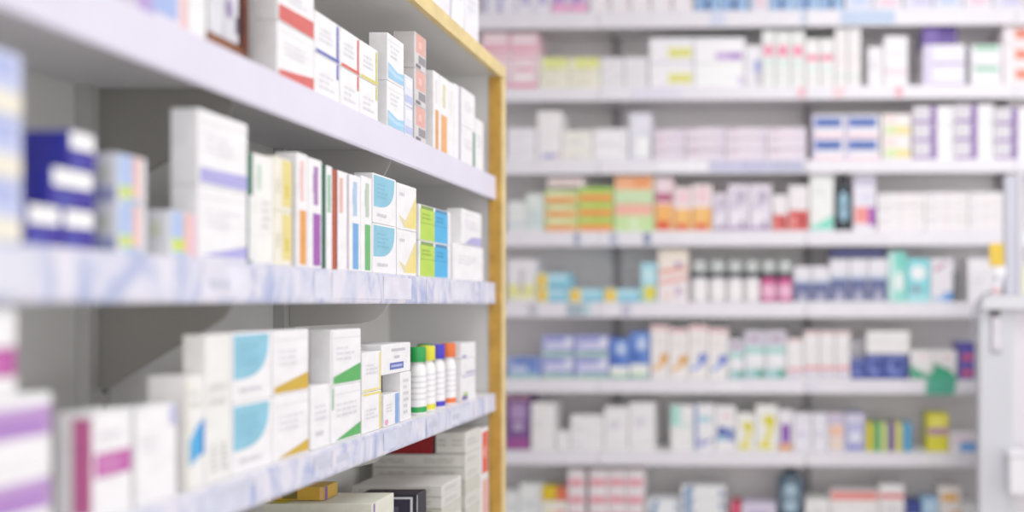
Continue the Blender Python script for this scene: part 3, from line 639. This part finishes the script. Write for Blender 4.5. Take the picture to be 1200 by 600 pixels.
bk(5, [(1062.5, 1090, 303)], D('#7fd8e0', C(.5, .68, .35, .18, '#f2f6f8'), C(.4, .28, .3, .12, '#86a8b8'), R(.0, 1, 0, .15, '#a4e6ea')), 'turquoise carton with white blot')
bk(5, [(1090.5, 1117, 303)], D('#eae6ee', P([(.1, .78), (.7, .95), (.75, .9), (.2, .7)], '#b46a8e'), R(.6, 1, .0, .22, '#5a96dc'), R(.1, .6, .0, .12, '#a9c9ec')), 'white carton with blue foot and maroon dash')
bk(5, [(1118, 1123, 318)], D('#4a5450'), 'thin dark filler painted for shaded gap')  # dark filler painting the shade of an open gap between cartons
bk(5, [(1134, 1166, 303)], D('#f2f0f5', t_(9, '#e2e0e8')), 'white carton beside display stand')
# ---- sixth
bl = D('#8a9fdc', R(.1, .7, .3, .6, '#c3cff0'), R(.2, .9, .65, .9, '#4e6cba'), B(0, .2, '#a6d0c6'), R(.6, .95, .25, .6, '#6f8ed0'))
bl2 = D('#a3a8e0', R(.1, .85, .35, .75, '#d3d3f3'), R(.1, .8, .72, .85, '#6c74c4'), B(.0, .2, '#a6d2b4'), R(.3, 1, .22, .3, '#5568ba'), R(.75, .98, .4, .9, '#e3e3f6'))
bk(6, [(594, 633, 419)], bl, 'low blue carton with teal base')
bk(6, [(634, 672, 393), (673, 713, 393)], bl2, 'periwinkle carton with green base', 2)
db = D('#5a7fd0', R(.4, .9, .6, .95, '#8fb0e8'), R(.1, .5, .35, .6, '#3c5cb4'), R(0, 1, 0, .3, '#f0f3ee'), B(0, .08, '#a6d6a8'), C(.6, .75, .2, .1, '#d0def6'))
bk(6, [(714, 737, 397), (737.5, 761, 389)], db, 'royal blue carton with white foot')
def sw(c, c2): return D('#f4efee', P([(.0, .22), (.25, .2), (1, .5), (1, .34), (.6, .2), (.2, .12)], c), C(.7, .38, .2, .1, c2), B(.93, 1, '#f0b8bc'), t_(5, '#e4dcdc', .6, .8))
bk(6, [(762, 783.5, 381), (784, 806.5, 385)], sw('#f0b048', '#e09a34'), 'white carton with orange swoosh')
bk(6, [(807, 829.5, 381), (830, 853, 385)], sw('#8aa6ea', '#4660c8'), 'white carton with blue swoosh')
tl = D('#e9e9ee', B(.72, 1, '#cfc8da'), B(.52, .7, '#a9d8d2'), B(0, .2, '#9fccd0'), P([(.55, .02), (.95, .02), (.95, .18), (.7, .2)], '#2f9a7c'), C(.5, .42, .35, .1, '#f6f6f8'), R(.3, .7, .8, .9, '#a67fa0'))
bk(6, [(853.5, 872, 398), (872.5, 896.5, 388), (897, 921.5, 388)], tl, 'lilac-topped carton with teal bands')
rl = D('#f3f0f2', B(.18, .27, '#ee9aa0'), R(.1, .8, .02, .14, '#cfcbe2'), R(.4, .6, .3, .8, '#ece6e8'), B(.95, 1, '#f0bcc0'))
bk(6, [(922, 941.5, 397), (942, 960, 388), (960.5, 978.5, 388), (979, 996.5, 388)], rl, 'white carton with thin red line')
bk(6, [(997, 1015, 398)], D('#f0eef0', t_(3)), 'white carton standing behind low navy box', sb=.13)
ny = D('#39489a', C(.45, .45, .35, .3, '#6c7cc8'), C(.55, .55, .2, .2, '#2a357e'), R(.0, 1, .85, 1, '#6a78b8'))
bk(6, [(997, 1015, 421)], ny, 'lowest navy carton')
bk(6, [(1015.5, 1036, 415), (1036.5, 1064, 415)], ny, 'navy carton with pale swirl')
bk(6, [(1015.5, 1066, 388)], D('#f4f2f2', T(.1, .8, .5, .7, 2, '#e0dedf', 4)), 'white carton lying on navy cartons', yb=414.3)
bk(6, [(1067, 1093.5, 411), (1094, 1122, 411)], D('#f3f0f1', P([(0, .5), (.6, .2), (1, .15), (1, 0), (0, 0)], '#5cb894'), C(.6, .8, .25, .08, '#f4d6d8')), 'white carton with green lower edge')
bk(6, [(1123, 1143, 401)], D('#6058ac', R(.2, .9, .52, .68, '#d8587a'), R(.2, .9, .08, .24, '#d8587a'), B(.82, 1, '#4f469c')), 'violet carton with red stripes')
# ---- seventh
bk(7, [(592, 620.5, 463)], D('#6f4a86', R(.2, .85, .55, .85, '#a98cbc'), B(.0, .2, '#9c4a90'), R(.3, .75, .35, .5, '#b7a3c8'), B(.93, 1, '#b98a9a')), 'tall purple carton')
bk(7, [(622, 650, 472)], D('#f2f0f1', T(.1, .5, .45, .65, 2, '#d3d1d3', 4)), 'tall white carton beside purple one')
bk(7, [(651, 667.5, 506)], D('#f1eff0'), 'lowest white carton')
bk(7, [(668, 707.5, 487)], D('#f2f0f2', C(.2, .35, .1, .15, '#dcd8e0')), 'wide white carton', 2)
bk(7, [(708, 736.5, 477), (737, 767, 472)], D('#f3f1f3', C(.4, .6, .25, .12, '#dedae6'), R(.1, .9, .1, .14, '#e4e2e4')), 'white carton with grey mark')
bk(7, [(785.5, 813, 475)], D('#f2f1f1', R(.0, .45, .55, 1, '#a9e2d6'), R(.4, .95, .5, .6, '#d3ece4')), 'white carton with mint patch')
wb = D('#f1f0f4', V(0, .12, '#4a7ad0'), R(.2, .8, .62, .76, '#9fd3e0'), P([(.15, .1), (.35, .3), (.5, .15), (.9, .3), (.9, .2), (.4, .08)], '#7f78cc'))
bk(7, [(813.5, 837.5, 474)], wb, 'white carton with blue edge and violet zigzag')
bk(7, [(838, 862, 476)], D('#f3f1f4', R(.1, .55, .3, .55, '#2f4ea8'), R(.6, .95, .2, .5, '#4468b8'), R(.3, .8, .75, .82, '#efb8c4'), R(.0, .5, .2, .3, '#9fd0e6')), 'white carton with navy blocks')
yw = D('#f4f3ee', P([(.0, .1), (.35, .2), (.75, .8), (.95, .7), (.6, .15), (.9, .05), (.3, .02)], '#e4d92c'), C(.6, .68, .3, .13, '#ded22a'))
bk(7, [(862.5, 885, 485), (885.5, 911.5, 475)], yw, 'white carton with yellow curve')
bk(7, [(912, 929.5, 481)], D('#efecf2', R(.15, .85, .18, .68, '#8a4fae'), R(.4, .8, .3, .6, '#7a3aa6'), B(0, .16, '#e49a5c')), 'white carton with purple panel and orange foot')
bk(7, [(930, 951.5, 485), (952, 970, 485)], D('#eeecf5', C(.45, .45, .2, .12, '#cdc9e6'), R(.1, .9, .8, .86, '#dedaec')), 'pale lilac-white carton')
bk(7, [(970.5, 990, 485)], D('#ece3ea', R(.1, .9, .38, .7, '#f4c0a4'), R(.1, .9, .05, .3, '#f0d8c4'), B(.74, 1, '#cdbfdc')), 'peach carton with lilac top')
bk(7, [(990.5, 1013.5, 485)], D('#b7b9e4', R(.2, .85, .25, .5, '#e8e9f8'), B(.78, 1, '#d9d6ec'), R(.1, .9, .04, .16, '#8a8cd0')), 'lavender blue carton')
for (a, b, c, c2, nm) in ((1015, 1024, '#e6da3a', '#b8a820', 'yellow'), (1024.3, 1032.3, '#63bc74', '#4a9a5a', 'green'), (1032.6, 1041.3, '#cfe08a', '#aebf60', 'pale lime'), (1041.6, 1048.7, '#7a4cae', '#5c3490', 'purple'), (1049, 1058, '#e4e07a', '#b9b450', 'yellow-lime'), (1058.3, 1069, '#4fa8d8', '#3a86b6', 'blue')):
    bk(7, [(a, b, 497)], D(c, R(.7, 1, 0, 1, c2), R(.15, .55, .3, .9, c)), f'thin upright {nm} carton')
bk(7, [(1086.5, 1112, 485)], [D('#e8e02e', R(.15, .85, .2, .7, '#e2da3c'), B(.9, 1, '#b87cb4')), D('#e6de3a', B(0, .25, '#b77ab6'), R(.2, .8, .4, .8, '#f0ea6a'))], 'bright yellow carton with purple strip', 2)
bk(7, [(1113, 1147, 508)], D('#eee8f0', R(.35, .98, .0, .52, '#6aa6e6'), R(.1, .9, .6, .75, '#e6c6d6')), 'low white carton with blue block')
# ---- lowest
bk(8, [(590, 607.5, 577), (608, 633.5, 568)], D('#f0f1f1', R(.2, .8, .3, .6, '#d9e2e0'), V(.8, 1, '#e2e6ea')), 'white carton')
bk(8, [(634, 664, 588)], D('#f3efe6', R(.2, .5, .3, .6, '#f0dca0'), R(.6, .9, .2, .6, '#f0a8a0')), 'ivory carton under yellow and red ones')
bk(8, [(634, 650.5, 571)], D('#eac82e', R(.2, .8, .2, .7, '#e0b820')), 'small yellow carton', yb=587.4, depth=.08)
bk(8, [(651, 664, 573)], D('#ec7a5c', R(.2, .8, .2, .7, '#e05a44')), 'small orange-red carton', yb=587.4, depth=.08)
pwx = D('#f1e9ec', B(.0, .45, '#f0a8b6'), R(.2, .4, .55, .9, '#d9d2d6'), R(.25, .75, .1, .35, '#e5808f'))
bk(8, [(665, 685, 550)], pwx, 'pink and white carton beside dark red gap', 3)
bk(8, [(690, 711.5, 550), (712, 733, 550), (733.5, 754.5, 550)], pwx, 'pink and white carton', 3)
bk(8, [(758, 796, 586)], D('#edf0f4', P([(0, 0), (.2, 0), (.35, 1), (.2, 1)], '#5a86b4'), V(.9, 1, '#a9bcd6')), 'white carton with slanted blue edge', 1)
bk(8, [(798, 850, 570)], D('#f0f1f3', P([(0, 0), (.18, 0), (.3, 1), (.1, 1)], '#6a90bc'), R(.88, 1, .1, .6, '#4a72a6')), 'white flat carton with blue ends', 3)
bk(8, [(856, 868, 591)], D('#d9486a'), 'small crimson carton')
bk(8, [(869, 909, 591)], D('#d9cfe6', R(.2, .8, .2, .6, '#b49ccc')), 'low lilac carton')
bk(8, [(944, 972, 586)], D('#f2f1f1', R(.2, .8, .3, .6, '#dddcdf')), 'white carton beside blue-grey bottle')
bk(8, [(972.5, 1030, 576)], D('#f2eeee', B(.74, 1, '#ee8078'), R(.2, .8, .2, .5, '#f6f5f5')), 'wide white carton with red top band')
bk(8, [(1030.5, 1060, 569)], D('#f3f0f0', B(.66, .8, '#e8606a'), R(.2, .8, .2, .5, '#e4e1e4')), 'white carton with red stripe below top')
bk(8, [(1061, 1080, 590)], D('#2f3f8c', B(0, .4, '#d9d6a0')), 'low navy carton')
bk(8, [(1080.5, 1100, 585)], D('#a4cbee', R(.2, .8, .5, .9, '#c3e0f6')), 'light blue carton')
bk(8, [(1100.5, 1126.5, 571)], D('#f3ece6', R(.1, .9, .62, .82, '#f2b03c'), P([(.5, .2), (.9, .4), (.9, .2)], '#f0a060')), 'white carton with orange stripe')
bk(8, [(1127, 1146, 592)], D('#f1f0f1'), 'low plain white carton')
flat_bottle(8, 910, 942.5, 551, '#4f6274', '#a6c3d6', '#3c4854', 'blue_bottle', 'blue-grey bottle with pale round label on lowest back shelf', .1)

# ================================================================== green paper flag over the sixth shelf
u0, Y = bu(1084, -.006)
t = empty('shelf_flag', 'green folded paper flag hanging over sixth back shelf edge', 'flag', bw(u0, -.006, BZ[6]), -AB)
s = Y / F
mb = MB()
mb.prism([(0, -17 * s), (34 * s, -17 * s), (37 * s, -.002), (37 * s, .002), (20 * s, .003), (2 * s, .002)], 1, -.0012, 0)
mb.build('hanging_flap', mat('#4aa98c', .5, .12, 30, name='green_paper'), t)
mb = MB()
mb.prism([(2 * s, .003), (36 * s, .003), (30 * s, 12 * s), (12 * s, 20 * s), (8 * s, 8 * s)], 1, -.0012, 0)
mb.prism([(-18 * s, 10 * s), (8 * s, .003), (8 * s, 5 * s), (-18 * s, 16 * s)], 1, -.0022, -.0014)
mb.build('folded_top', mat('#38a37c', .5, .12, 30, name='green_paper_dark'), t)

# ================================================================== grey display stand at the end of the back aisle
YD = 2.72
sx = lambda x: (x - PX) * YD / F
sz = lambda y: H + (PY - y) * YD / F
GREY = mat('#c9cbd2', .5, .03, 5, name='stand_grey'); GREY2 = mat('#bfc0ce', .5, .03, 5, name='stand_post_grey')
stand = empty('display_stand', 'grey display stand with end panel and ledge before back shelving', 'stand', (sx(1148), YD, 0))
bx = sx(1148)
def loc(x, y): return (sx(x) - bx, sz(y))
w1 = sx(1187) - bx; zl = sz(362)
mb = MB(); mb.bevbox((0, 0, 0), (w1, .045, zl), .004); mb.build('end_panel', GREY, stand)
mb = MB(); mb.bevbox((w1 + .0005, .02, 0), (w1 + .42, .30, zl), .003); mb.build('side_panel', mat('#d9d6dc', .5, .03, 5), stand)
mb = MB()
z1 = sz(346)
mb.prism([(.0, zl + .0005), (w1 + .42, zl + .0005), (w1 + .42, z1), (.03, z1), (.008, z1 - .012)], 1, -.025, .06)
mb.build('ledge', mat('#d6d6dc', .45, .03, 5), stand)
mb = MB(); mb.bevbox((sx(1179) - bx, .006, z1 + .0005), (sx(1193.5) - bx, .04, sz(206)), .003); mb.build('post', GREY2, stand)
mb = MB(); mb.bevbox((sx(1194) - bx, .0, z1 + .0005), (sx(1198.5) - bx, .05, sz(203)), .002); mb.build('post_edge', mat('#dddde8', .45, .03, 5), stand)
# slot with its hook
mb = MB(); mb.quadbox((loc(1159, 0)[0], -.0006, sz(371)), (loc(1172, 0)[0], .0, sz(363.5))); sl = mb.build('slot', mat('#4c4c46', .6), stand)
mb = MB()
hx = loc(1161, 0)[0]
mb.quadbox((hx, -.004, sz(412)), (hx + .004, -.001, sz(367))); mb.quadbox((hx, -.004, sz(413.5)), (hx + .04, -.001, sz(412)))
mb.build('hook', mat('#8d8698', .4), sl)
mb = MB(); mb.bevbox((loc(1163.5, 0)[0], -.0035, sz(408)), (loc(1172, 0)[0], -.0012, sz(372)), .0005); mb.build('paper_slip', mat('#d9d4dc', .5), stand)
# leaflet box hanging on the stand
mb = MB()
lx0 = loc(1178, 0)[0]
bw_ = .115; zb0, zb1 = sz(575), sz(531)
mb.bevbox((lx0, -.055, zb0), (lx0 + bw_, -.002, zb1), .003)
mb.prism([(lx0 - .006, zb1 + .0005), (lx0 + bw_ + .006, zb1 + .0005), (lx0 + bw_ + .002, zb1 + .014), (lx0 + .002, zb1 + .02)], 1, -.06, -.002)
lb_ = mb.build('leaflet_box', mat('#e9e8ee', .45, .03, 9), stand)
# yellow tag with paper tabs clipped to the post
mb = MB(); mb.bevbox((sx(1160) , YD - .002, sz(312)), (sx(1176.3), YD + .012, sz(285)), .0012); 
tagm = mb
yt = empty('yellow_tag', 'yellow shelf tag with white tab clipped beside the grey stand post', 'tag', (0, 0, 0))
mb.build('tag_card', mat('#e6bf3c', .45, .1, 40, name='yellow_card'), yt)
mb = MB(); mb.bevbox((sx(1166), YD - .001, sz(323)), (sx(1178), YD + .008, sz(312.3)), .001); mb.build('paper_tab', mat('#f3f2f6', .5), yt)
mb = MB(); mb.prism([(sx(1161), sz(345.4)), (sx(1172), sz(345.4)), (sx(1177), sz(323.4)), (sx(1169), sz(323.4))], 1, YD, YD + .006); mb.build('support_strip', mat('#dddce6', .5), yt)
mb = MB(); mb.bevbox((sx(1163), YD - .0025, sz(344)), (sx(1171), YD - .0005, sz(337)), .0004); mb.build('pink_dot', mat('#e8b4b4', .5), yt)
# cable
def tube(mb, pts, r, seg=10):
    """round tube through smooth 3D points"""
    P_ = [Vector(p) for p in pts]; fine = []
    for i in range(len(P_) - 1):
        p0, p1, p2, p3 = P_[max(0, i - 1)], P_[i], P_[i + 1], P_[min(len(P_) - 1, i + 2)]
        for k in range(8):
            t = k / 8
            fine.append(.5 * ((2 * p1) + (p2 - p0) * t + (2 * p0 - 5 * p1 + 4 * p2 - p3) * t * t + (3 * p1 - p0 - 3 * p2 + p3) * t ** 3))
    fine.append(P_[-1]); n = len(mb.v)
    for i, p in enumerate(fine):
        d = (fine[min(i + 1, len(fine) - 1)] - fine[max(i - 1, 0)]).normalized()
        a_ = d.cross(Vector((0, 1, 0))).normalized(); b_ = d.cross(a_)
        for k in range(seg):
            t = 2 * math.pi * k / seg
            mb.v.append(tuple(p + a_ * r * math.cos(t) + b_ * r * math.sin(t)))
    for i in range(len(fine) - 1):
        for k in range(seg):
            j = (k + 1) % seg
            mb.f.append((n + i * seg + k, n + i * seg + j, n + (i + 1) * seg + j, n + (i + 1) * seg + k)); mb.m.append(0)
mb = MB()
tube(mb, [(sx(x), YD - .03, sz(y)) for x, y in ((1163, 341), (1146, 349), (1136.5, 372), (1136, 392), (1141, 404))], .004)
tag(mb.build('cable', mat('#8f8d9a', .4, name='cable_plastic'), None, True), 'thin grey cable looping down from the ledge of the grey stand', 'cable')
def on_stand(x0, x1, y0, y1, ds, lab, dd=.0, depth=.1):
    carton(((sx(x0) + sx(x1)) / 2, YD + dd, sz(y1) + .0008), 0, sx(x1) - sx(x0), depth, sz(y0) - sz(y1), ds, lab)
on_stand(1199, 1222, 312, 346, D('#e6e6b4', R(.2, .8, .3, .7, '#d9dca0')), 'pale yellow-green carton on ledge of the grey stand')

# ================================================================== light
def area(name, loc, sx_, sy_, power, rot=(0, 0, 0), col=(1, 1, 1)):
    l = bpy.data.lights.new(name, 'AREA'); l.shape = 'RECTANGLE'; l.size = sx_; l.size_y = sy_; l.energy = power; l.color = col
    o = bpy.data.objects.new(name, l); COL.objects.link(o); o.location = loc; o.rotation_euler = rot; return o
area('ceiling_panel_aisle', (.55, 1.75, 3.26), 1.2, .8, 80, col=(1, .985, .99))
area('ceiling_panel_front', (1.0, .1, 3.26), 1.2, 1.2, 30, col=(1, .985, .99))
area('ceiling_panel_side', (2.6, 1.4, 3.26), 1.2, 1.6, 45, col=(1, .985, 1))
area('ceiling_panel_rear', (.6, -1.5, 3.26), 1.6, 1.2, 45, col=(1, .985, 1))
area('side_fill', (3.9, .6, 1.55), 2.6, 3.4, 128, rot=(0, math.radians(90), 0), col=(.97, .98, 1))  # added side fill for rack fronts and interiors, no real window
area('front_fill', (1.2, -2.4, 1.5), 4.2, 2.6, 135, rot=(math.radians(90), 0, 0), col=(1, .99, .98))  # added fill behind the camera to lift the dim back shelves
wd = bpy.data.worlds.new('world'); SC.world = wd; wd.use_nodes = True
wd.node_tree.nodes['Background'].inputs[0].default_value = (.9, .92, 1, 1); wd.node_tree.nodes['Background'].inputs[1].default_value = .4

# ================================================================== camera
cam = bpy.data.cameras.new('camera'); co = bpy.data.objects.new('camera', cam); COL.objects.link(co)
co.location = (0, 0, H); co.rotation_euler = (math.radians(90), 0, 0)
cam.sensor_width = 36; cam.lens = 36 * F / 1200
cam.shift_x = (600 - PX) / 1200; cam.shift_y = (PY - 300) / 1200
cam.clip_start = .05
cam.dof.use_dof = True; cam.dof.focus_distance = 1.48; cam.dof.aperture_fstop = cam.lens / 1000 / .036
cam.dof.aperture_blades = 0
SC.camera = co
SC.view_settings.view_transform = 'Standard'; SC.view_settings.look = 'None'; SC.view_settings.exposure = -1.72; SC.view_settings.gamma = 1.22
